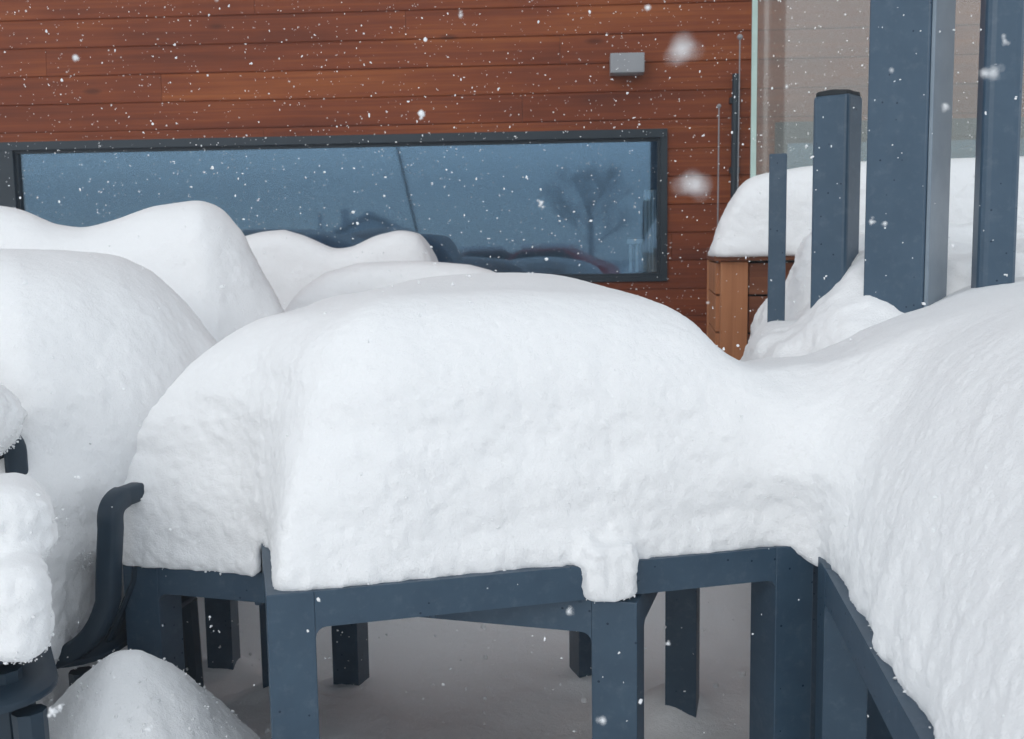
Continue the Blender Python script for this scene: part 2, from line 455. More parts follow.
d3 = np.array([-e3[1], e3[0]])                                              # its front direction, to the right
c3 = np.array([f3.x, f3.y]) + e3 * S_
T3 = square(c3, d3)
print('T3', T3)

# ------------------------------------------------------------------ table
def make_table():
    t = empty('garden_table')
    s, w, h = S_, 0.070, 0.056
    zt = ZT1
    bm = bmesh.new(); box_bm(bm, w * 0.5, s - w * 0.5, w * 0.5, s - w * 0.5, zt - 0.024, zt - 0.004, 0.002)
    link('tabletop', fin(bm, 'tabletop'), METAL, t)
    for (x, y) in ((0, 0), (1, 0), (1, 1), (0, 1)):
        bm = bmesh.new()
        x0, y0 = (s - w if x else 0), (s - w if y else 0)
        box_bm(bm, x0, x0 + w, y0, y0 + w, 0.012, zt, 0.0016, 2)
        lg = link('leg', fin(bm, 'leg'), METAL, t)
        bm = bmesh.new(); box_bm(bm, x0 + .006, x0 + w - .006, y0 + .006, y0 + w - .006, 0, 0.014)
        link('foot', fin(bm, 'foot'), RUBBER, lg)
    r = 0.016
    prof = [(w, zt - 0.0006), (w, zt - h - r)]
    prof += [(w + r - r * math.cos(k * math.pi / 8 ), zt - h - r + r * math.sin(k * math.pi / 8)) for k in range(1, 5)]
    prof += [(s - w - r + r * math.cos(math.pi / 2 - k * math.pi / 8) , zt - h - r + r * math.sin(math.pi / 2 - k * math.pi / 8)) for k in range(0, 4)]
    prof += [(s - w, zt - h - r), (s - w, zt - 0.0006)]
    for k in range(4):
        bm = bmesh.new()
        prism_bm(bm, prof, 0.0006, 0.045)
        for bx in (0.55, 0.28):     # levelling screws under the rail
            bmesh.ops.create_cone(bm, cap_ends=True, segments=10, radius1=0.007, radius2=0.009, depth=0.012,
                                  matrix=Matrix.Translation((s * bx, 0.022, zt - h - 0.005)))
        M = Matrix.Translation((s / 2, s / 2, 0)) @ Matrix.Rotation(k * math.pi / 2, 4, 'Z') @ Matrix.Translation((-s / 2, -s / 2, 0))
        bmesh.ops.transform(bm, matrix=M, verts=bm.verts)
        link('side_rail', fin(bm, 'side_rail'), METAL, t)
    return t
tab = make_table()
GT = 'dark blue garden tables under snow'
def place_table(o, corner, d, z, label):
    o.location = (corner[0], corner[1], z); o.rotation_euler = (0, 0, math.atan2(d[1], d[0]))
    tag(o, label, 'table', GT)
DEEP = 1.27
t2 = copy_tree(tab); t2.scale = (L2 / S_, 1, 1); t3 = copy_tree(tab); t5 = copy_tree(tab); t6 = copy_tree(tab)
place_table(tab, T1[0], d1, 0.0, 'dark blue table in front, its corner lying over the lower table, thick snow on top')
tab.scale = (1, DEEP, 1)
place_table(t2, T2[0], d2, ZT2 - ZT1, 'lower dark blue table with one corner under a dangling lump of snow')
place_table(t3, T3[0], d3, -0.01, 'dark table at right almost wholly buried by the steep right snow heap')
p5 = at(878, 600, 2.25)
place_table(t5, (p5.x, p5.y), np.array([math.cos(R(-8)), math.sin(R(-8))]), -0.03, 'half hidden dark table behind the right snow heap, only its leg showing')

place_table(t6, (-1.665, 2.76), np.array([math.cos(R(-2)), math.sin(R(-2))]), 0.0, 'rear dark table under the two humped heap, one leg glimpsed below the lower table')

# ------------------------------------------------------------------ main snow
def crest(x):       # height of the snow against x, read off the outline of the heaps
    xs = [-1.4, -0.75, -0.62, -0.42, -0.2, 0.0, 0.2, 0.36, 0.46, 0.54, 0.62, 0.72, 0.85, 1.05, 1.4, 2.2]
    zs = [1.02, 1.04, 1.07, 1.135, 1.168, 1.176, 1.165, 1.125, 1.078, 1.015, 1.045, 1.13, 1.16, 1.18, 1.20, 1.2]
    xx = np.linspace(-1.4, 2.2, 400); zz = np.interp(xx, xs, zs)
    k = np.hanning(21); k /= k.sum(); zz = np.convolve(np.pad(zz, 10, mode='edge'), k, 'valid')
    return np.interp(x, xx, zz)
h = 0.0125
lo, hi = (-1.0, 0.62, 0.50), (1.75, 2.9, 1.34)
X, Y, Z = grid(lo, hi, h)
XY = np.stack([X, Y, Z], -1)[:, :, 0, :]
dome = 0.03 * fbm(XY, 2.2, 2, 5)[:, :, None]
top = crest(X * 2.05 / np.maximum(Y, 1.3) * 0.5 + X * 0.5) + dome * 0.45
q1 = [tuple(T1[0]), tuple(T1[1]), tuple(T1[1] + (T1[2] - T1[1]) * DEEP), tuple(T1[0] + (T1[3] - T1[0]) * DEEP)]
hk = np.clip((Z[:1, :1, :] - 0.755) / 0.14, 0, 1); hk = hk * hk * (3 - 2 * hk)
p1a = poly_sdf(X[:, :, 0], Y[:, :, 0], q1, 0.03)[:, :, None]; p1b = poly_sdf(X[:, :, 0], Y[:, :, 0], q1, 0.20)[:, :, None]
h2 = np.clip((Z[:1, :1, :] - 0.76) / 0.3, 0, 1)
p1d = p1a * (1 - h2) + p1b * h2 + 0.010
p1e = p1a + 0.010
wob = 0.004 * fbm(XY * np.array([1, 1, 0]), 9, 3, 3)[:, :, None]
lean = 0.17 * np.maximum(Z - ZT1 - 0.04, 0)                      # sides lean in as they rise
p2d = poly_sdf(X[:, :, 0], Y[:, :, 0], [tuple(p) for p in T2], 0.02)[:, :, None] - 0.012 + 0.09 * np.clip(Z - 0.70, 0, 0.5)
# only the left part of the lower table's top lies open under the sky: the snow there joins the heap above
p2d = np.maximum(p2d, X[:, :, :1] - (a1.x + 0.06))
hk = np.clip((Z[:1, :1, :] - 0.755) / 0.14, 0, 1); hk = hk * hk * (3 - 2 * hk)
br = [tuple(T1[1] - d1 * 0.13 + np.array([0.0, 0.065])), tuple(T3[3] + d3 * 0.10 - e3 * 0.03), (0.72, 2.12), (0.40, 2.16)]
pbr = poly_sdf(X[:, :, 0], Y[:, :, 0], br, 0.03)[:, :, None]
hk3 = np.clip((Z[:1, :1, :] - 0.76) / 0.34, 0, 1); hk3 = hk3 * hk3 * (3 - 2 * hk3)
pd = smin(p1d, p2d, 0.04 + 0.20 * hk3)
pd = smin(pd, pbr, 0.04 + 0.12 * hk)
sm = np.clip((p1e - 0.010) / 0.006, 0, 1) * (X[:, :, :1] < 0)
floor_ = ZT1 - 0.006 - (ZT1 - ZT2) * sm
s1 = smax(pd + lean + wob, Z - top, 0.165)
s1 = np.maximum(s1, floor_ - Z)
p3 = [tuple(T3[3] - e3 * 0.02), tuple(T3[0] + e3 * 0.1), tuple(T3[1] + d3 * 0.5 + e3 * 0.1), (2.0, 2.45), (0.80, 2.36), (0.60, 2.02)]
p3d = poly_sdf(X[:, :, 0], Y[:, :, 0], p3, 0.06)[:, :, None] + 0.0 * Z
wob3 = 0.014 * fbm(XY * np.array([1, 1, 0]), 11, 3, 9)[:, :, None]
s3 = smax(p3d + 0.20 * np.maximum(Z - 0.78, 0) + 0.45 * wob3 + 0.012, Z - top, 0.22)
s3 = np.maximum(s3, (ZT1 - 0.02) - Z)
# snow lump hanging over the front rail onto the corner of the lower table
lp = at(606, 566, 1.64)
rzl = math.atan2(d1[1], d1[0])
lump = rbox(X, Y, Z, (lp.x, lp.y + 0.008, 0.729), (0.045, 0.050, 0.047), 0.016, rzl)
sL = smin(s1, lump, 0.014)
comp = s3 < sL
S = smin(sL, s3, 0.09 + 0.12 * hk)
V, Q = surface_nets(S.astype(np.float32), lo, h)
vn = normals_of(V, Q)
nl = np.exp(-((np.linalg.norm(V - np.array([lp.x, lp.y, 0.742]), axis=1) / 0.085) ** 4))
V = V + vn * (nl * 0.0028 * fbm(V, 60, 3, 55))[:, None]
steep = np.clip(1.15 - np.abs(vn[:, 2]) * 1.2, 0.05, 1)
right = V[:, 0] > 0.52
# where the mesh belongs to: nearest component
ci = np.clip(np.round((V - np.array(lo)) / h).astype(int), 0, np.array(S.shape) - 1)
isr = comp[ci[:, 0], ci[:, 1], ci[:, 2]]
onrim = np.clip((V[:, 2] - 0.75) / 0.05, 0, 1) 
amp = steep * (0.35 + 0.65 * onrim)
lay = fbm(V, (3.2, 3.2, 9.0), 4, 21)                             # horizontal layers on the front
lay = np.where(lay > 0, lay, lay * 1.6)
str_ = fbm(V, (11.0, 11.0, 4.5), 4, 31)                         # downward streaks on the right-hand heap
nl = np.exp(-((np.linalg.norm(V - np.array([lp.x, lp.y, 0.742]), axis=1) / 0.085) ** 4))
amp = amp * (1 - 0.85 * nl)
disp = np.where(isr, 0.0024 * str_, 0.0105 * lay) * amp + 0.0024 * fbm(V, 26, 3, 41) * steep
V = V + vn * disp[:, None]
V, Q = subdivide(V, Q)
vn = normals_of(V, Q)
nl = np.exp(-((np.linalg.norm(V - np.array([lp.x, lp.y, 0.742]), axis=1) / 0.085) ** 4))
V = V + vn * (nl * 0.0028 * fbm(V, 60, 3, 55))[:, None]
steep = np.clip(1.1 - np.abs(vn[:, 2]), 0.12, 1)
V = V + vn * ((0.0024 * fbm(V, 75, 3, 51) + 0.0012 * fbm(V, 190, 2, 61)) * steep)[:, None]
cen = V[Q].mean(1)
ci = np.clip(np.round((cen - np.array(lo)) / h).astype(int), 0, np.array(S.shape) - 1)
fr = comp[ci[:, 0], ci[:, 1], ci[:, 2]]
def sub(V, Q, m):
    q = Q[m]; u, inv = np.unique(q, return_inverse=True)
    return V[u], inv.reshape(q.shape)
GS = 'snow heaps on the furniture'
va, qa = sub(V, Q, ~fr)
o = snow_object('snow_heap', va, qa, 3500, (0.0008, 0.0022))
tag(o, 'big central heap of snow on the two overlapping dark tables', 'snow heap', GS)
va, qa = sub(V, Q, fr)
o = snow_object('snow_heap', va, qa, 2500, (0.0008, 0.0022))
tag(o, 'steep snow heap at right covering a table, streaked side towards the camera', 'snow heap', GS)

# ------------------------------------------------------------------ left and back heaps
def under(Z, z=0.70, w=0.12, a=0.3):       # the heap draws in below table height
    t = np.clip((z - Z) / w, 0, 1); return a * t * t * (3 - 2 * t)
def heap(label, lo, hi, h, fn, crumbs=0, amp=0.008, fine=0.002, sub_=True, seed=0, cat='snow heap', group=GS, name='snow_heap', crumb_r=(0.0008, 0.0024)):
    X, Y, Z = grid(lo, hi, h)
    S = fn(X, Y, Z).astype(np.float32)
    V, Q = surface_nets(S, lo, h)
    vn = normals_of(V, Q); st = np.clip(1.15 - np.abs(vn[:, 2]) * 1.1, 0.06, 1)
    V = V + vn * ((amp * fbm(V, 6, 4, 70 + seed) + amp * 0.25 * fbm(V, 24, 3, 80 + seed)) * st)[:, None]
    if sub_:
        V, Q = subdivide(V, Q); vn = normals_of(V, Q)
        st = np.clip(1.1 - np.abs(vn[:, 2]), 0.12, 1)
        V = V + vn * ((fine * fbm(V, 70, 3, 90 + seed)) * st)[:, None]
    o = snow_object(name, V, Q, crumbs, crumb_r)
    return tag(o, label, cat, group)

def curve_top(pts, Y0):     # outline pixels at world depth Y0 -> height as a function of bearing x/y
    w = [at(px, py, Y0) for px, py in pts]
    xs = np.array([p.x / Y0 for p in w]); zs = np.array([p.z for p in w])
    def f(X, Y):
        t = X / np.maximum(Y, 0.5)
        return np.interp(t, xs, zs)
    return f

# heap on the left, over chairs; reaches down to the ground behind the chair back
c5 = curve_top([(-260, 262), (-120, 254), (0, 250), (60, 251), (120, 256), (150, 268), (180, 292), (205, 322), (240, 350), (300, 380)], 2.1)
def f5(X, Y, Z):
    poly = [(-1.75, 1.80), (-0.84, 1.80), (-0.66, 2.02), (-0.50, 2.30), (-0.62, 2.75), (-1.75, 2.75)]
    d = poly_sdf(X[:, :, 0], Y[:, :, 0], poly, 0.10)[:, :, None]
    d = d + 0.26 * np.maximum(Z - 0.8, 0) + 0.02 * fbm(np.stack([X, Y, Z], -1)[:, :, 0, :], 5, 2, 2)[:, :, None]
    d = d + under(Z, 0.72, 0.14, 0.32) * np.clip((X + 1.05) / 0.3, 0, 1)
    s = smax(d, Z - (c5(X, Y) + 0.004), 0.30)
    # snow that fills the seat of the near chair up to its backrest
    q = at(74, 570, 1.84)
    seat = rbox(X, Y, Z, (q.x - 0.085, q.y + 0.13, 0.68), (0.085, 0.22, 0.19), 0.06, R(-6))
    s = smin(s, seat, 0.10)
    return s
heap('tall rounded snow heap at left, bulging over the chair with the open back', (-1.85, 1.5, 0.30), (-0.35, 2.85, 1.36), 0.0135, f5, 4500, 0.010, 0.0022, True, 1)
c6 = curve_top([(-300, 215), (-60, 210), (0, 211), (25, 216), (55, 230), (85, 234), (115, 226), (150, 213), (200, 206), (222, 212), (240, 228), (262, 262), (285, 292), (320, 330)], 3.0)
def f6(X, Y, Z):
    poly = [(-2.6, 2.72), (-0.75, 2.62), (-0.52, 2.85), (-0.70, 3.45), (-2.6, 3.45)]
    d = poly_sdf(X[:, :, 0], Y[:, :, 0], poly, 0.15)[:, :, None]
    s = smax(d + 0.25 * np.maximum(Z - 0.8, 0), Z - (c6(X, Y) + 0.015), 0.16)
    return np.where(X > -1.66, np.maximum(s, 0.738 - Z), s)
heap('two humped snow heap behind the left heap, below the mullion', (-2.7, 2.4, 0.1), (-0.3, 3.6, 1.5), 0.022, f6, 0, 0.008, 0.002, True, 2)
c7 = curve_top([(200, 262), (235, 242), (262, 235), (285, 233), (305, 239), (335, 252), (352, 250), (375, 239), (400, 233), (420, 236), (432, 248), (446, 270), (462, 290)], 4.3)
def f7(X, Y, Z):
    poly = [(-1.4, 4.05), (-0.28, 4.05), (-0.22, 4.3), (-0.26, 4.6), (-1.4, 4.65)]
    d = poly_sdf(X[:, :, 0], Y[:, :, 0], poly, 0.15)[:, :, None]
    return smax(d + 0.12 * np.maximum(Z - 0.8, 0), Z - (c7(X, Y) + 0.012), 0.10)
heap('farthest snow heap with two low humps, right under the window', (-1.55, 3.85, 0.1), (0.0, 4.8, 1.45), 0.022, f7, 0, 0.006, 0.002, True, 3)
c8 = curve_top([(280, 310), (300, 292), (325, 276), (360, 266), (420, 264), (470, 268), (500, 276), (520, 288), (545, 300)], 3.75)
def f8(X, Y, Z):
    poly = [(-0.88, 3.55), (0.05, 3.55), (0.10, 3.75), (0.05, 3.98), (-0.85, 3.98)]
    d = poly_sdf(X[:, :, 0], Y[:, :, 0], poly, 0.12)[:, :, None]
    return smax(d + 0.15 * np.maximum(Z - 0.8, 0), Z - (c8(X, Y) + 0.012), 0.12)
heap('low flat snow heap just behind the central heap', (-1.05, 3.3, 0.05), (0.3, 4.1, 1.35), 0.02, f8, 0, 0.006, 0.002, True, 4)

# ------------------------------------------------------------------ chairs
def make_chair(name='stacking_chair'):
    """local: faces -x, origin on the floor below the middle of the seat; y = width"""
    t = empty(name)
    wd, dp, sz, bt = 0.46, 0.42, 0.44, 0.725
    def arc(p0, p1, p2, n=6):
        p0, p1, p2 = Vector(p0), Vector(p1), Vector(p2)
        return [p0 * (1 - k / n) ** 2 + p1 * 2 * (k / n) * (1 - k / n) + p2 * (k / n) ** 2 for k in range(n + 1)]
    bx = dp / 2
    # seat shell with a thick rounded lip
    bm = bmesh.new()
    ring = []
    rc = 0.09
    for cx, cy, a0 in ((bx - rc, wd / 2 - rc, 0), (-bx + rc, wd / 2 - rc, 90), (-bx + rc, -wd / 2 + rc, 180), (bx - rc, -wd / 2 + rc, 270)):
        for k in range(7):
            a = R(a0 + 15 * k); ring.append((cx + rc * math.cos(a), cy + rc * math.sin(a)))
    prof = [(0.96, 0.0), (1.0, -0.003), (1.03, -0.007), (1.036, -0.012), (1.03, -0.017), (0.95, -0.018), (0.90, -0.016)]
    rows = []
    for sc_, dz in prof:
        rows.append([bm.verts.new((x * sc_, y * sc_, sz + dz)) for x, y in ring])
    for i in range(len(rows) - 1):
        for k in range(len(ring)):
            bm.faces.new((rows[i][k], rows[i][(k + 1) % len(ring)], rows[i + 1][(k + 1) % len(ring)], rows[i + 1][k]))
    bm.faces.new(rows[0]); bm.faces.new(rows[-1][::-1])
    link('seat', fin(bm, 'seat'), PLAST, t, True)
    # back: two uprights that sweep out of the seat, a top rail and slats
    for sgn in (-1, 1):
        y = sgn * (wd / 2 - 0.012)
        pts = arc((bx - 0.14, y, sz - 0.015), (bx + 0.005, y, sz - 0.01), (bx + 0.042, y, sz + 0.11), 10) + [Vector((bx + 0.047, y, sz + 0.17)), Vector((bx + 0.055, y, bt - 0.045))]
        pts += arc((bx + 0.055, y, bt - 0.03), (bx + 0.056, y, bt), (bx + 0.056, y - sgn * 0.038, bt + 0.002), 8)
        bm = bmesh.new(); tube_bm(bm, pts, 0.0185, 20, 1.0, (0, 1, 0) if False else None, sq=1)
        link('back_upright', fin(bm, 'back_upright'), PLAST, t, True)
    bm = bmesh.new(); tube_bm(bm, [(bx + 0.056, -wd / 2 + 0.05, bt + 0.002), (bx + 0.075, 0, bt + 0.004), (bx + 0.056, wd / 2 - 0.05, bt + 0.002)], 0.017, 20, sq=1)
    link('top_rail', fin(bm, 'top_rail'), PLAST, t, True)
    for k in range(5):
        y = -0.13 + 0.065 * k
        bm = bmesh.new(); tube_bm(bm, [(bx - 0.02, y, sz - 0.01), (bx + 0.045, y, sz + 0.12), (bx + 0.065, y, bt - 0.005)], 0.014, 8, 0.5, (1, 0, 0))
        link('back_slat', fin(bm, 'back_slat'), PLAST, t, True)
    for sx in (-1, 1):
        for sy in (-1, 1):
            bm = bmesh.new()
            x, y = sx * (bx - 0.035), sy * (wd / 2 - 0.035)
            tube_bm(bm, [(x + sx * 0.012, y + sy * 0.01, 0), (x, y, sz - 0.035)], [0.017, 0.023], 8)
            link('leg', fin(bm, 'leg'), PLAST, t, True)
    return t
chairA = make_chair()
CG = 'dark stacking chairs'
# near upright at pixel (100,560); the chair faces left
u = at(110, 516, 1.80)
th = R(-11)
offs = Matrix.Rotation(th, 3, 'Z') @ Vector((0.21 + 0.055, -0.218, 0))
chairA.location = (u.x - offs.x, u.y - offs.y, 0.085); chairA.rotation_euler = (0, 0, th)
tag(chairA, 'dark chair facing left, its open backrest showing beside the table', 'chair', CG)
# stack of three at the left edge
cb = at(56, 672, 1.36)
lab = ['lowest chair of the stack at the left edge', 'middle chair of the stack at the left edge', 'topmost chair of the stack at the left edge, seat under snow']
for k in range(3):
    c = copy_tree(chairA)
    th = R(118)      # faces the camera and a little right
    loc = Matrix.Rotation(th, 3, 'Z') @ Vector((-0.21, 0.20, 0))
    back = Matrix.Rotation(th, 3, 'Z') @ Vector((1, 0, 0))
    sh = back * (0.028 * k)
    c.location = (cb.x - 0.312 + sh.x - 0.030 * k, cb.y + 0.10 + sh.y, cb.z - 0.475 + 0.050 * k)
    c.rotation_euler = (0, 0, th)
    tag(c, 'dark plastic ' + lab[k], 'chair', CG)
def fB(X, Y, Z):
    p = at(3, 572, 1.47); q = at(-12, 425, 1.62); r_ = at(25, 640, 1.40)
    s = rbox(X, Y, Z, (p.x - 0.05, p.y + 0.03, 0.850), (0.095, 0.09, 0.066), 0.045, R(25))
    s = smin(s, rbox(X, Y, Z, (r_.x - 0.005, r_.y - 0.0, 0.765), (0.026, 0.05, 0.068), 0.022, R(25)), 0.03)
    return smin(s, ell(X, Y, Z, (q.x - 0.05, q.y, 0.985), (0.085, 0.14, 0.075)), 0.03)
heap('narrow lumpy snow on the chair stack at the left edge', (-1.05, 1.2, 0.6), (-0.5, 1.85, 1.14), 0.009, fB, 3500, 0.015, 0.0035, True, 5)

# ------------------------------------------------------------------ posts
def post(name, label, base, w, dp, rz, z0, z1, cap=False, round_=0.006, side_sheen=False):
    t = empty(name, (base[0], base[1], z0), rz)
    bm = bmesh.new(); box_bm(bm, -w / 2, w / 2, -dp / 2, dp / 2, 0, z1 - z0, round_, 3)
    sh = link('shaft', fin(bm, 'shaft'), POST, t)
    if side_sheen:      # pale strip along the right side, the sky's reflection put into its colour
        boxobj('sky_sheen_strip', (w / 2 + 0.0005, w / 2 + 0.008, -dp / 2 + 0.004, dp / 2 - 0.004, 0, z1 - z0), SHEEN, t, 0.0015)
    if cap:
        bm = bmesh.new(); box_bm(bm, -w / 2 + .004, w / 2 - .004, -dp / 2 + .004, dp / 2 - .004, z1 - z0 - 0.004, z1 - z0 + 0.009, 0.004, 2)
        bmesh.ops.subdivide_edges(bm, edges=bm.edges[:], cuts=3, use_grid_fill=True)
        for v in bm.verts:
            v.co += Vector((mnoise.noise(v.co * 60), mnoise.noise(v.co * 60 + Vector((9, 0, 0))), mnoise.noise(v.co * 45 + Vector((0, 7, 0))) * 1.6)) * 0.003
        link('post_cap', fin(bm, 'post_cap'), RUBBER, t)
    return tag(t, label, 'post', 'dark metal posts behind the right heap')
b = at(905, 320, 2.05)
post('metal_post', 'widest tall dark post, running out of the top of the picture, pale right side', (b.x + 0.006, b.y + 0.03), 0.118, 0.108, R(-42), 0.0, 2.6, round_=0.004, side_sheen=True)
b = at(834, 300, 2.25)
post('metal_post', 'short stout dark post with a rough black cap', (b.x, b.y), 0.080, 0.072, R(-42), 0.0, at(834, 96, 2.25).z, True, 0.009)
b = at(776, 320, 2.6)
post('metal_post', 'thinnest and shortest dark post, in front of the wooden planter', (b.x, b.y), 0.042, 0.03, R(-14), 0.0, at(776, 154, 2.6).z, False, 0.003)
b = at(992, 298, 2.0)
post('metal_post', 'tall dark post nearest the right edge of the picture', (b.x, b.y), 0.068, 0.07, R(-10), 0.0, 2.6, False, 0.016)

# ------------------------------------------------------------------ planter + its snow + drift + glass
YP = 3.25
pl = at(717, 247, YP); pr = pl.z
plz = pl.z
PX0, PX1 = pl.x, pl.x + 2.3
PRZ = R(-8.0)
planter = empty('wooden_planter', (PX0, YP, 0.0), PRZ)
def pb(name, dims, m, bev=0.003): return boxobj(name, dims, m, planter, bev)
pb('corner_post', (0.012, 0.095, 0.0, 0.05, 0.02, plz - 0.045), PLANTP)
pb('corner_post', (2.2, 2.285, 0.0, 0.05, 0.02, plz - 0.045), PLANTP)
pb('top_rail', (-0.008, 2.31, -0.022, 0.075, plz - 0.043, plz), PLANT)
pb('top_rail', (-0.006, 0.085, 0.078, 0.56, plz - 0.043, plz - 0.001), PLANT)
z = 0.03
bm = bmesh.new()
while z < plz - 0.07:
    z1 = min(z + 0.118, plz - 0.045)
    box_bm(bm, 0.098, 2.197, 0.012, 0.036, z, z1 - 0.006, 0.002)
    z += 0.118
link('front_panel', fin(bm, 'front_panel'), PLANT, planter)
bm = bmesh.new(); z = 0.03
while z < plz - 0.07:
    z1 = min(z + 0.118, plz - 0.045)
    box_bm(bm, 0.0, 0.022, 0.055, 0.535, z, z1 - 0.006, 0.002)
    z += 0.118
link('side_panel', fin(bm, 'side_panel'), PLANTP, planter)
pb('corner_post', (-0.004, 0.024, 0.538, 0.58, 0.02, plz - 0.045), PLANTP)
pb('liner', (0.09, 2.2, 0.08, 0.535, 0.02, plz - 0.05), RUBBER)
tag(planter, 'reddish wooden box planter with a pale corner post, snow heaped on top', 'planter')
cP = curve_top([(700, 260), (712, 243), (718, 226), (728, 206), (740, 188), (752, 180), (775, 176), (800, 172), (850, 168), (900, 166), (960, 165), (1030, 164), (1200, 164), (1500, 170)], YP + 0.25)
def fP(X, Y, Z):
    d = poly_sdf(X[:, :, 0], Y[:, :, 0], [(PX0 + a * math.cos(PRZ) - b * math.sin(PRZ), YP + a * math.sin(PRZ) + b * math.cos(PRZ)) for a, b in ((-0.035, -0.05), (2.34, -0.05), (2.34, 0.60), (-0.035, 0.60))], 0.05)[:, :, None]
    s = smax(d + 0.05 * np.maximum(Z - plz, 0) + 0.01 * fbm(np.stack([X, Y, Z], -1)[:, :, 0, :], 6, 2, 8)[:, :, None], Z - cP(X, Y), 0.10)
    return np.maximum(s, plz - 0.03 - Z)
heap('thick snow slab on top of the wooden planter', (PX0 - 0.15, YP - 0.6, plz - 0.1), (PX1 + 0.25, YP + 0.75, plz + 0.45), 0.018, fP, 1200, 0.008, 0.003, True, 6)

def fD(X, Y, Z):       # drift banked round the posts, rising to the right
    t = X / np.maximum(Y, 0.5)
    w = [(725, 420), (745, 362), (758, 345), (770, 338), (790, 336), (803, 328), (820, 306), (835, 283), (850, 264), (870, 254), (900, 256), (975, 262), (1024, 250), (1200, 240)]
    pts = [at(px, py, 2.2) for px, py in w]
    topz = np.interp(t, [p.x / 2.2 for p in pts], [p.z for p in pts])
    # falls towards the camera
    topz = topz - 0.9 * np.maximum(2.15 - Y, 0) + 0.10 * np.clip(Y - 2.2, 0, 0.5) * (t > 0.3) - 0.2 * np.maximum(Y - 2.85, 0)
    d = poly_sdf(X[:, :, 0], Y[:, :, 0], [(0.50, 2.0), (0.60, 1.95), (2.2, 1.7), (2.6, 2.9), (0.72, 3.12), (0.55, 2.6)], 0.05)[:, :, None]
    d = d + under(Z, 0.75, 0.2, 0.28)
    w2 = [(742, 400), (752, 345), (759, 316), (769, 301), (784, 291), (793, 262), (803, 240), (830, 226), (900, 224), (1200, 224)]
    pts2 = [at(px, py, 2.85) for px, py in w2]
    top2 = np.interp(t, [p.x / 2.85 for p in pts2], [p.z for p in pts2])
    top2 = top2 - 1.3 * np.maximum(2.78 - Y, 0)
    topz = -smin(-topz, -top2, 0.05)
    return smax(d, Z - topz + 0.020 * fbm(np.stack([X, Y, Z], -1), 11, 3, 4), 0.06)
heap('rough snow drift banked round the dark posts in front of the planter', (0.4, 1.6, 0.2), (2.6, 3.3, 1.45), 0.02, fD, 1500, 0.018, 0.006, True, 7)

gp = empty('glass_panel', (0, 0, 0))
g0 = at(751.5, 60, YP + 0.22); gz0 = plz - 0.06
gp.location = (g0.x, g0.y, gz0); gp.rotation_euler = (0, 0, R(-6))
boxobj('pane', (0.018, 2.3, -0.006, 0.006, 0.0, 1.6), SHEET, gp)
boxobj('polished_edge', (0.0, 0.0175, -0.006, 0.006, 0.0, 1.6), GEDGE, gp, 0.001)
tag(gp, 'clear glass windbreak panel with a green polished edge, standing in the planter snow', 'glass panel')

# ------------------------------------------------------------------ building
WY, WYAW = 4.75, R(-3.0)
we = Vector((math.cos(WYAW), math.sin(WYAW), 0)); wn = Vector((math.sin(WYAW), -math.cos(WYAW), 0))   # along the wall, towards the camera
def onwall(px, py, off=0.0):
    r = ray(px, py); o0 = Vector((0, WY, 0)) + wn * off
    t = (o0 - EYE).dot(wn) / r.dot(wn); p = EYE + r * t
    return (p - Vector((0, WY, 0))).dot(we), p.z
bld = empty('building', (0, WY, 0), WYAW)      # local x along the wall, -y towards the camera
s0, zt_ = onwall(-8, 143.5); s1, zb_ = onwall(666.5, 281); _, zt2 = onwall(660, 129)
wz1 = (zt_ + zt2) / 2 ; wz0 = zb_
print('window', s0, s1, wz0, wz1)
s2, z2t = onwall(774, 123)
wins = [(s0 - 0.45, s1, wz0, wz1), (s2, s2 + 2.1, wz0, z2t)]
PIT = 0.123
bm = bmesh.new(); brd = bm.faces.layers.float.new('board')
def board(bm, x0, x1, z0, z1, val, full):
    n0 = len(bm.faces)
    rec = 0.010
    # face leans a little and has a shadow gap at its foot
    prof = [(0.0, z0), (-0.015, z0), (-0.0215, z0 + 0.004), (-0.022, z0 + 0.012), (-0.018, z1 - 0.004), (-0.015, z1), (0.0, z1)] if full else [(0.0, z0), (-0.021, z0), (-0.019, z1), (0, z1)]
    a = [bm.verts.new((x0, y, z)) for y, z in prof]; b = [bm.verts.new((x1, y, z)) for y, z in prof]
    fs = [bm.faces.new(a), bm.faces.new(b[::-1])]
    for i in range(len(prof)):
        fs.append(bm.faces.new((a[i], b[i], b[(i + 1) % len(prof)], a[(i + 1) % len(prof)])))
    for f in fs: f[brd] = val
zlo, zhi, xl, xr = -0.9, 4.4, -5.5, 6.5
_, zref = onwall(95, 20)
z = zref - 30 * PIT
while z < zlo: z += PIT
rnd = random.Random(3)
while z < zhi:
    cuts = sorted({z, z + PIT} | {k for w in wins for k in (w[2], w[3]) if z < k < z + PIT})
    # vertical butt joints
    js = [xl]; x = xl + rnd.uniform(0.6, 2.5)
    while x < xr: js.append(x); x += rnd.uniform(1.6, 3.6)
    js.append(xr)
    for a, b in zip(js[:-1], js[1:]):
        val = rnd.random()
        for za, zb in zip(cuts[:-1], cuts[1:]):
            iv = [(a + 0.0008, b - 0.0008)]
            for w in wins:
                if za >= w[2] - 1e-6 and zb <= w[3] + 1e-6:
                    nv = []
                    for p, q in iv:
                        if q <= w[0] or p >= w[1]: nv.append((p, q)); continue
                        if p < w[0]: nv.append((p, w[0]))
                        if q > w[1]: nv.append((w[1], q))
                    iv = nv
            for p, q in iv:
                if q - p > 0.003: board(bm, p, q, za, zb, val, zb - za > PIT * 0.9)
    z += PIT
bmesh.ops.recalc_face_normals(bm, faces=bm.faces)
me = bpy.data.meshes.new('cladding'); bm.to_mesh(me); bm.free()
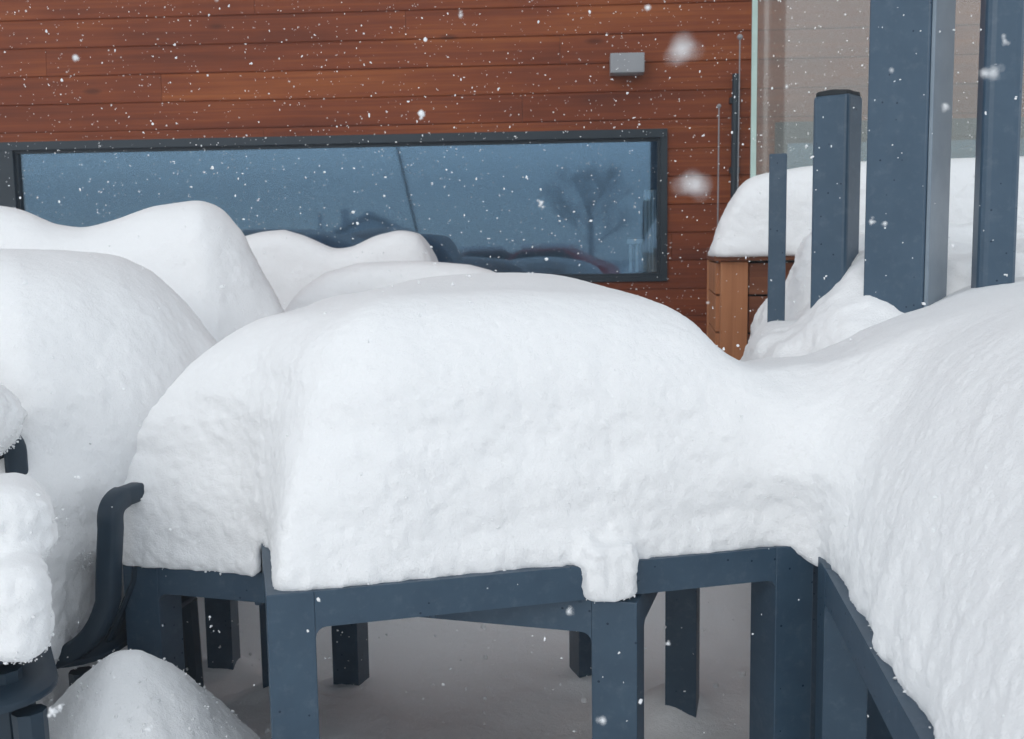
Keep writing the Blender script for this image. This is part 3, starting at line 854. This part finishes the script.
link('cladding', me, CLAD, bld)
# dark wall behind the boards, with the window holes, and the dark room
bm = bmesh.new()
def wallfill(x0, x1, z0, z1): box_bm(bm, x0, x1, 0.002, 0.20, z0, z1)
w1, w2 = wins
wallfill(xl, xr, w1[3] if w1[3] > w2[3] else w2[3], zhi); wallfill(xl, xr, zlo, wz0 - 0.001)
zc = max(w1[3], w2[3]) - 0.001
wallfill(xl, w1[0] - 0.001, wz0, zc); wallfill(w1[1] + 0.001, w2[0] - 0.001, wz0, zc); wallfill(w2[1] + 0.001, xr, wz0, zc)
if w1[3] > w2[3]: wallfill(w2[0], w2[1], w2[3] + 0.001, zc)
else: wallfill(w1[0], w1[1], w1[3] + 0.001, zc)
link('wall_core', fin(bm, 'wall_core'), ROOMM, bld)
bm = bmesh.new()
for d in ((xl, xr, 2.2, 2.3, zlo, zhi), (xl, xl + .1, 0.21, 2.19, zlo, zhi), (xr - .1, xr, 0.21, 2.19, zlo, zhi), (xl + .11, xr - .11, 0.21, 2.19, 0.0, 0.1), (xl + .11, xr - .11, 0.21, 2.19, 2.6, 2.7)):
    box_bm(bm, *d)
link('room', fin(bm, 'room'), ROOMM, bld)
boxobj('roof', (xl - .3, xr + .3, -0.25, 3.0, zhi + 0.002, zhi + 0.3), FRAME, bld)
def window(w, mull, ft, fs, fb):
    x0, x1, z0, z1 = w
    bm = bmesh.new()
    y0, y1 = -0.034, 0.05
    box_bm(bm, x0, x1, y0, y1, z1 - ft, z1, 0.002)
    box_bm(bm, x0, x1, y0, y1, z0, z0 + fb, 0.002)
    box_bm(bm, x0, x0 + fs, y0 + 0.001, y1 - 0.001, z0 + fb, z1 - ft)
    box_bm(bm, x1 - fs, x1, y0 + 0.001, y1 - 0.001, z0 + fb, z1 - ft)
    wo = link('window', fin(bm, 'window'), FRAME, bld)
    xs = [x0 + fs] + mull + [x1 - fs]
    if mull:
        for m in mull:
            boxobj('mullion', (m - 0.055, m + 0.055, y0 + 0.002, y1 - 0.002, z0 + fb, z1 - ft), FRAME, wo)
    for a, b in zip(xs[:-1], xs[1:]):
        aa = a + (0.055 if a in mull else 0); bb = b - (0.055 if b in mull else 0)
        boxobj('pane', (aa, bb, 0.004, 0.012, z0 + fb, z1 - ft), PANE, wo)
        bm = bmesh.new()      # slim inner sash round the glass
        k = 0.012
        box_bm(bm, aa, bb, -0.012, 0.003, z1 - ft - k, z1 - ft); box_bm(bm, aa, bb, -0.012, 0.003, z0 + fb, z0 + fb + k)
        box_bm(bm, aa, aa + k, -0.011, 0.003, z0 + fb + k, z1 - ft - k); box_bm(bm, bb - k, bb, -0.011, 0.003, z0 + fb + k, z1 - ft - k)
        link('sash', fin(bm, 'sash'), FRAME, wo)
    return wo
ml, _ = onwall(7, 180)
window(wins[0], [ml - 0.005], 0.038, 0.030, 0.024)
window(wins[1], [], 0.075, 0.045, 0.05)
tag(bld, 'building clad in reddish brown horizontal boards with a long dark framed window', 'building')
# inside, at the right end of the window
inner = empty('curtain', (0, 0, 0)); 
def inwall(px, py, off): 
    s, z = onwall(px, py, off); p = Vector((0, WY, 0)) + wn * off + we * s; return (p.x, p.y, z)
bm = bmesh.new()
A, B = inwall(644, 190, -0.16), inwall(656, 190, -0.16)
zb = inwall(648, 272, -0.16)[2]; n = 24
ra = []; 
for k in range(n + 1):
    f = k / n; x = A[0] + (B[0] - A[0]) * f; y = A[1] + (B[1] - A[1]) * f + 0.008 * math.sin(f * 22)
    ra.append((bm.verts.new((x, y, zb)), bm.verts.new((x, y, A[2]))))
for i in range(n): bm.faces.new((ra[i][0], ra[i + 1][0], ra[i + 1][1], ra[i][1]))
me = fin(bm, 'curtain'); bpy.data.objects.remove(inner)
cu = link('curtain', me, WHITE); md = cu.modifiers.new('t', 'SOLIDIFY'); md.thickness = 0.003
tag(cu, 'narrow pale curtain hanging inside the right end of the window', 'curtain')
ch = empty('indoor_chair', inwall(642, 272, -0.25), WYAW)
bm = bmesh.new()
for k in range(5): box_bm(bm, -0.06 + k * 0.03, -0.048 + k * 0.03, -0.01, 0.01, 0.0, 0.13, 0.002)
box_bm(bm, -0.072, 0.085, -0.012, 0.012, 0.131, 0.155, 0.003)
link('backrest', fin(bm, 'backrest'), WHITE, ch)
boxobj('seat', (-0.10, 0.10, -0.2, 0.2, -0.03, -0.002), FRAME, ch, 0.004)
for x in (-0.09, 0.07):
    boxobj('leg', (x, x + 0.02, -0.19, -0.17, -0.55, -0.031), FRAME, ch)
    boxobj('leg', (x, x + 0.02, 0.17, 0.19, -0.55, -0.031), FRAME, ch)
tag(ch, 'pale slatted chair back inside the lower right corner of the window', 'chair')

# wall lamp
ls, lz = onwall(626, 67)
lam = empty('wall_lamp', (Vector((0, WY, 0)) + we * ls + wn * 0.025)[:2] + (lz,) if False else tuple(Vector((0, WY, lz)) + we * ls + wn * 0.025), WYAW)
boxobj('lamp_body', (-0.073, 0.073, -0.085, -0.004, -0.042, 0.042), LAMPM, lam, 0.004)
boxobj('back_plate', (-0.05, 0.05, -0.004, 0.002, -0.035, 0.035), FRAME, lam)
boxobj('lens', (-0.05, 0.05, -0.07, -0.02, -0.045, -0.0425), LAMPM, lam)
sn = [(x, y) for x in np.linspace(-.06, .06, 9) for y in np.linspace(-.07, -.015, 5)]
tag(lam, 'small grey box lamp on the board wall above the window', 'lamp')

# slim dark drainpipe, thin rods beside it
def wp(px, py, off): s, z = onwall(px, py, off); return Vector((0, WY, 0)) + we * s + wn * off + Vector((0, 0, z))
bm = bmesh.new(); tube_bm(bm, [wp(736, 74, 0.05), wp(732, 250, 0.05) + Vector((0, 0, -0.9))], 0.016, 12)
for q in (100, 170): 
    p = wp(735, q, 0.05); box_bm(bm, p.x - 0.02, p.x + 0.02, p.y - 0.005, p.y + 0.045, p.z - 0.012, p.z + 0.012)
tag(link('drain_pipe', fin(bm, 'drain_pipe'), FRAME, None, True), 'slim dark pipe upright on the board wall left of the glass panel', 'pipe')
bm = bmesh.new(); tube_bm(bm, [wp(740, 38, 0.3), wp(736, 250, 0.3) + Vector((0, 0, -0.8))], 0.0026, 6)
p = wp(740, 37, 0.3); bmesh.ops.create_icosphere(bm, subdivisions=2, radius=0.012, matrix=Matrix.Translation(p))
tag(link('thin_rod', fin(bm, 'thin_rod'), LAMPM, None, True), 'longer thin grey rod with a knob, right next to the dark pipe', 'rod')
bm = bmesh.new(); tube_bm(bm, [wp(719, 106, 0.3), wp(717, 250, 0.3) + Vector((0, 0, -0.8))], 0.0028, 6)
p = wp(719, 106, 0.3); bmesh.ops.create_icosphere(bm, subdivisions=2, radius=0.009, matrix=Matrix.Translation(p))
tag(link('thin_rod', fin(bm, 'thin_rod'), LAMPM, None, True), 'shorter thin grey rod left of the dark pipe', 'rod')

# ------------------------------------------------------------------ ground snow
LEGS = []
for tt, dp in ((T1, 1.27), (T2, 1.0)):
    c0, ux, uy = tt[0], tt[1] - tt[0], (tt[3] - tt[0]) * dp
    for a_, b_ in ((.04, .04), (.96, .04), (.96, .96), (.04, .96)): LEGS.append(c0 + ux * a_ + uy * b_)
LEGS += [np.array([-0.80, 2.76]), np.array([0.84, 2.28])]
def gz(x, y):
    P = np.stack([x, y, np.zeros_like(x)], -1)
    z = 0.075 + 0.03 * fbm(P, 1.1, 3, 3)
    z = z + 0.22 * np.exp(-(((x + 1.15) / 0.40) ** 2 + ((y - 2.0) / 0.8) ** 2))         # banked up on the left
    z = z + 0.05 * np.exp(-(((x + 0.40) / 0.22) ** 2 + ((y - 2.3) / 0.45) ** 2))
    z = z + 0.06 * np.exp(-(((x + 0.66 - 0.35 * (y - 2.2)) / 0.24) ** 2 + ((y - 2.15) / 0.40) ** 2))
    z = z + 0.0 * np.exp(-(((x - 0.42) / 0.20) ** 2 + ((y - 2.35) / 0.35) ** 2))
    z = z + 0.10 * np.exp(-(((x - 0.75) / 0.3) ** 2 + ((y - 1.9) / 0.4) ** 2))
    z = z + 0.26 * np.exp(-(((y - 3.55) / 0.36) ** 2)) * (x > -9)
    wob_ = fbm(P, 14, 2, 77)
    for i_, q_ in enumerate(LEGS):
        r_ = np.sqrt((x - q_[0] - 0.02) ** 2 + (y - q_[1] - 0.015) ** 2) * (1 + 0.25 * wob_)
        z = z + (0.045 + 0.03 * math.sin(i_ * 2.4)) * np.exp(-(r_ / 0.085) ** 2)
    z = z - 0.30 * np.clip((-y - 1.0) / 6.0, 0, 1.0) ** 1.2 * 0.45
    z = z - 0.05 * np.clip((1.0 - y) / 2, 0, 1)
    return z
ax = np.unique(np.concatenate([np.linspace(-2.2, 2.2, 221), np.array([-95, -75, -60, -40, -26, -18, -12, -8, -6, -4.5, -3.5, -2.8]), np.array([2.8, 3.5, 4.5, 6, 8, 12, 18, 26, 40, 60, 75, 95])]))
ay = np.unique(np.concatenate([np.linspace(0.8, 4.4, 181), np.linspace(-12, 0.7, 40), np.array([-110, -95, -80, -70, -60, -45, -35, -27, -21, -16, 4.5, 4.6, 5.5, 7, 10, 20, 60])]))
GX, GY = np.meshgrid(ax, ay, indexing='ij')
GZ = gz(GX, GY)
fine = (np.abs(GX) < 2.3) & (GY > 0.7) & (GY < 4.5)
PP = np.stack([GX, GY, GZ], -1)
GZ = GZ + np.where(fine, 0.010 * fbm(PP, 7, 5, 17), 0)
V = np.stack([GX, GY, GZ], -1).reshape(-1, 3)
ii = np.arange(len(ax) * len(ay)).reshape(len(ax), len(ay))
Q = np.stack([ii[:-1, :-1], ii[1:, :-1], ii[1:, 1:], ii[:-1, 1:]], -1).reshape(-1, 4)
nb = 170        # clumps that dropped off the tables
cx, cy = rng.uniform(-0.9, 1.1, nb), rng.uniform(1.35, 3.1, nb)
cr = 0.0025 + 0.013 * rng.uniform(0, 1, nb) ** 4
bv, bf = blobs(np.stack([cx, cy, gz(cx, cy) + cr * 0.3], 1), cr, 0.3)
gm = to_mesh('snow_ground', V, Q); bm = bmesh.new(); bm.from_mesh(gm)
m2 = bpy.data.meshes.new('c'); m2.from_pydata(bv.tolist(), [], bf.tolist()); bm.from_mesh(m2); bm.to_mesh(gm); bm.free(); bpy.data.meshes.remove(m2)
go = link('snow_ground', gm, SNOW, None, True); tag(go, kind='structure')

def fG(X, Y, Z):       # pile of fallen snow in front of the lower table's leg
    c = at(120, 640, 1.62)
    r1 = np.sqrt(((X - c.x) / 1.0) ** 2 + ((Y - c.y) / 1.2) ** 2)
    skew = np.where(X > c.x, 1.15, 1.15)
    top = c.z - 0.02 - 1.0 * (np.sqrt((r1 * skew) ** 2 + 0.05 ** 2) - 0.05) * 1.05
    return (Z - top + 0.010 * fbm(np.stack([X, Y, Z], -1), 9, 3, 6)) * 0.7
heap('pointed pile of fallen snow on the ground beside the chair stack', (-1.15, 1.15, 0.05), (-0.05, 2.25, 0.75), 0.0125, fG, 3000, 0.007, 0.0025, True, 8)

# ------------------------------------------------------------------ what the window mirrors, behind the camera
def refl(px, py, t):
    r = ray(px, py); o0 = Vector((0, WY, 0)); k = (o0 - EYE).dot(wn) / r.dot(wn); p = EYE + r * k
    d = r.normalized(); d = d - 2 * d.dot(wn) * wn
    return p + d * t
def gat(x, y): return float(gz(np.array([x]), np.array([y]))[0])
ha, hl, hr = refl(375, 217, 62), refl(318, 246, 62), refl(424, 240, 62)
hc = (hl + hr) / 2
ax_ = (hr - hl); hw = ax_.length / 2; ang = math.atan2(ax_.y, ax_.x)
zg = gat(hc.x, hc.y)
house = empty('house', (hc.x, hc.y, zg), ang)
ez, az = min(hl.z, hr.z) - zg, ha.z - zg
bm = bmesh.new(); prism_bm(bm, [(-hw * .92, 0), (hw * .92, 0), (hw * .92, ez), (0, az - 0.15), (-hw * .92, ez)], -4, 4)
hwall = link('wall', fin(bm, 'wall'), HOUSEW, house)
for sgn in (-1, 1):
    bm = bmesh.new(); v = [(0, az), (0, az + 0.25), (sgn * hw * 1.08, ez - 0.05 + 0.2), (sgn * hw * 1.08, ez - 0.1)]
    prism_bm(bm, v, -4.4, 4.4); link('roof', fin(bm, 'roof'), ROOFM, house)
for x in (-1.3, 1.1):
    for yy in (-4.05, 4.02):
        boxobj('window', (x - .5, x + .5, yy, yy + 0.03, max(0.3, ez - 1.1), max(1.2, ez - 0.1)), DARKG, house)
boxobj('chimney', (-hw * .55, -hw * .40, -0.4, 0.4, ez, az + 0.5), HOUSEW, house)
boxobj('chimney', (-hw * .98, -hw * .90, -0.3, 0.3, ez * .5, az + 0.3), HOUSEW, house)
tag(house, 'far gabled house, mirrored in the window', 'house')
p0, p1 = refl(395.5, 140, 14), refl(424, 262, 14)
bm = bmesh.new(); dd = (p1 - p0); k = (gat(p1.x, p1.y) - 0.2 - p0.z) / dd.z
tube_bm(bm, [p0 - dd * 0.5, p0 + dd * k], 0.024, 10)
tag(link('leaning_pole', fin(bm, 'leaning_pole'), FRAME, None, True), 'thin leaning pole, mirrored in the window as a slanting dark line', 'pole')
def make_car(paint):
    t = empty('parked_car')
    bm = bmesh.new()
    prof = [(-2.05, .35), (-2.1, .62), (-1.95, .82), (-1.1, .92), (-.55, 1.38), (.75, 1.42), (1.55, .98), (2.0, .9), (2.1, .55), (2.05, .35)]
    prism_bm(bm, prof, -.82, .82); bmesh.ops.bevel(bm, geom=bm.edges[:], offset=0.05, segments=2, affect='EDGES')
    link('body', fin(bm, 'body'), paint, t)
    for s in (-1, 1):
        bm = bmesh.new(); prism_bm(bm, [(-.95, .95), (-.5, 1.32), (.7, 1.36), (1.3, 1.0)], s * .80, s * .835)
        link('window', fin(bm, 'window'), DARKG, t)
        for x in (-1.3, 1.3):
            bm = bmesh.new(); bmesh.ops.create_cone(bm, cap_ends=True, segments=24, radius1=.33, radius2=.33, depth=.2, matrix=Matrix.Translation((x, s * .78, .33)) @ Matrix.Rotation(R(90), 4, 'X'))
            link('wheel', fin(bm, 'wheel'), RUBBER, t)
    bm = bmesh.new(); M = Matrix.Translation((-.80, 0, 1.18)) @ Matrix.Rotation(R(-50), 4, 'Y')
    box_bm(bm, -.28, .22, -.68, .68, 0.0, .02, M=M); link('windscreen', fin(bm, 'windscreen'), DARKG, t)
    bm = bmesh.new(); box_bm(bm, -.55, .80, -.68, .68, 1.40, 1.56, 0.06, 3); link('snow_cover', fin(bm, 'snow_cover'), SNOW, t)
    return t
for (px, label, paint, rz) in ((545, 'bright red car, right one of the two mirrored in the window', REDP, 0.25), (478, 'dull red car, left one of the two mirrored in the window', PINKP, -0.3)):
    c = make_car(paint); q = refl(px, 268, 26 if px > 500 else 30)
    c.location = (q.x, q.y, q.z - 0.85); c.rotation_euler = (0, 0, rz + WYAW)
    tag(c, label, 'car', 'cars parked behind the camera')
print('cars', q, gat(q.x, q.y))
# bare tree
q = refl(590, 262, 34); zg = gat(q.x, q.y)
tree = empty('bare_tree', (q.x, q.y, zg - .1))
bt, bc = bmesh.new(), bmesh.new()
rt_ = random.Random(5)
tube_bm(bt, [(0, 0, 0), (.05, .02, 1.5), (0, 0.05, 3.0)], [.14, .11, .07], 8)
def branch(p, d, ln, rad, dep):
    e = p + d * ln; tube_bm(bc, [p, (p + e) / 2 + Vector((rt_.uniform(-1, 1), rt_.uniform(-1, 1), 0)) * ln * .06, e], [rad, rad * .8, rad * .5], 4)
    if dep == 0: return
    for _ in range(4):
        nd = (d + Vector((rt_.uniform(-1, 1), rt_.uniform(-1, 1), rt_.uniform(-.3, .6))) * .8).normalized()
        branch(p + d * ln * rt_.uniform(.4, 1), nd, ln * rt_.uniform(.55, .75), rad * .55, dep - 1)
for k in range(9):
    a = k * 2.4; branch(Vector((0, 0, 1.4 + k * .2)), Vector((math.cos(a), math.sin(a), .9)).normalized(), 1.1, .028, 4)
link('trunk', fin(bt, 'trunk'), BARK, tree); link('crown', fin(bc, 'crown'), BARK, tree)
tag(tree, 'bare tree mirrored faintly in the right half of the window', 'tree')

# ------------------------------------------------------------------ falling snow
n = 46000
P = np.stack([rng.uniform(-3.6, 3.6, n), rng.uniform(0.45, 4.45, n), rng.uniform(0.2, 3.2, n)], 1)
wl = WY + P[:, 0] * math.tan(WYAW) - 0.08
P = P[(P[:, 1] < wl) & ((P[:, 1] > 1.5) | (rng.uniform(0, 1, n) < 0.2))]
n = len(P)
r = 0.0009 + 0.0017 * rng.uniform(0, 1, n) ** 4
P2 = P + rng.standard_normal((n, 3)) * (r * 0.9)[:, None]
k = rng.uniform(0, 1, n) < 0.45
big = [((683, 47), 0.19, 0.0016), ((693, 184), 0.19, 0.0013), ((421, 114), 0.9, 0.0035), ((461, 15), 0.8, 0.0025), ((995, 72), 0.42, 0.0018), ((985, 73), 0.45, 0.0020), ((1005, 41), 0.7, 0.0024), ((871, 222), 0.8, 0.0030), ((885, 223), 0.8, 0.002),
       ((75, 57), 0.8, 0.003), ((648, 8), 0.7, 0.002), ((569, 612), 0.6, 0.002), ((541, 203), 0.8, 0.0028), ((53, 712), 0.9, 0.004), ((60, 707), 0.9, 0.003), ((945, 106), 0.6, 0.002), ((114, 677), .9, .0015), ((668, 644), .8, .002)]
Pb = np.array([tuple(EYE + ray(*p).normalized() * d) for p, d, _ in big]); rb = np.array([x[2] * (0.62 if x[1] > 0.3 else 1.0) for x in big])
Pc = np.concatenate([Pb + rng.standard_normal(Pb.shape) * rb[:, None] * 0.75 for _ in range(6)]); rc_ = np.concatenate([rb * 0.42] * 6)
v1, f1 = blobs(np.concatenate([P, P2[k], Pb, Pc]), np.concatenate([r, r[k] * 0.7, rb, rc_]), 0.3)
me = bpy.data.meshes.new('falling_snow'); me.from_pydata(v1.tolist(), [], f1.tolist())
FL = plain('snowflake', (0.9, 0.91, 0.92), 0.8, 0.03)
o = link('falling_snow', me, FL, None, True); tag(o, kind='stuff')
o['label'] = 'falling snowflakes drifting in front of the building'

# ------------------------------------------------------------------ snow-laden air
hm = bpy.data.materials.new('haze'); hm.use_nodes = True; hnt = hm.node_tree; hnt.nodes.clear()
ho_ = hnt.nodes.new('ShaderNodeOutputMaterial'); pv = hnt.nodes.new('ShaderNodeVolumePrincipled')
pv.inputs['Color'].default_value = (0.93, 0.96, 1.0, 1); pv.inputs['Density'].default_value = 0.013; pv.inputs['Anisotropy'].default_value = 0.2
hnt.links.new(pv.outputs[0], ho_.inputs['Volume'])
hz = boxobj('haze', (-98, 98, -113, 63, -2.2, 9.0), hm); tag(hz, kind='stuff')

# ------------------------------------------------------------------ light
w = bpy.data.worlds.new('World'); scene.world = w; w.use_nodes = True
nt = w.node_tree; bgn = nt.nodes['Background']
sky = nt.nodes.new('ShaderNodeTexSky'); sky.sky_type = 'NISHITA'; sky.sun_disc = False
SE, SA = R(24), R(205)     # elevation; azimuth clockwise from +Y (behind the camera, a little to its left... right)
SA = R(207)
sky.sun_elevation = SE; sky.sun_rotation = SA
sky.air_density = 1.0; sky.dust_density = 1.0; sky.ozone_density = 2.0; sky.altitude = 200
# a closed cloud cover: the clear sky shows through it only faintly
cl = nt.nodes.new('ShaderNodeMix'); cl.data_type = 'RGBA'; cl.inputs[0].default_value = 0.86
cl.inputs[7].default_value = (6.9, 7.35, 7.75, 1)
nt.links.new(sky.outputs[0], cl.inputs[6])
tcw = nt.nodes.new('ShaderNodeTexCoord'); spw = nt.nodes.new('ShaderNodeSeparateXYZ'); nt.links.new(tcw.outputs['Generated'], spw.inputs[0])
mrw = nt.nodes.new('ShaderNodeMapRange'); mrw.interpolation_type = 'SMOOTHSTEP'
for k_, v_ in ((1, 0.12), (2, 0.70), (3, 1.95), (4, 0.85)): mrw.inputs[k_].default_value = v_
nt.links.new(spw.outputs['Z'], mrw.inputs[0])
vm = nt.nodes.new('ShaderNodeVectorMath'); vm.operation = 'SCALE'
nt.links.new(cl.outputs[2], vm.inputs[0]); nt.links.new(mrw.outputs[0], vm.inputs['Scale']); nt.links.new(vm.outputs[0], bgn.inputs[0]); bgn.inputs[1].default_value = 0.113
sl = bpy.data.lights.new('sun', 'SUN'); so = bpy.data.objects.new('sun', sl); col.objects.link(so)
sl.energy = 0.5; sl.angle = R(32); sl.color = (1.0, 0.95, 0.88)
sd = Vector((math.sin(SA) * math.cos(SE), math.cos(SA) * math.cos(SE), math.sin(SE)))
so.rotation_euler = (-sd).to_track_quat('-Z', 'Y').to_euler()
so.location = (0, -4, 6)

scene.view_settings.view_transform = 'Standard'
scene.view_settings.look = 'None'
scene.view_settings.gamma = 1.0
scene.view_settings.use_curve_mapping = False
scene.view_settings.exposure = 0.23
scene.cycles.max_bounces = 12
scene.cycles.diffuse_bounces = 11
scene.cycles.transparent_max_bounces = 12
scene.cycles.use_denoising = True
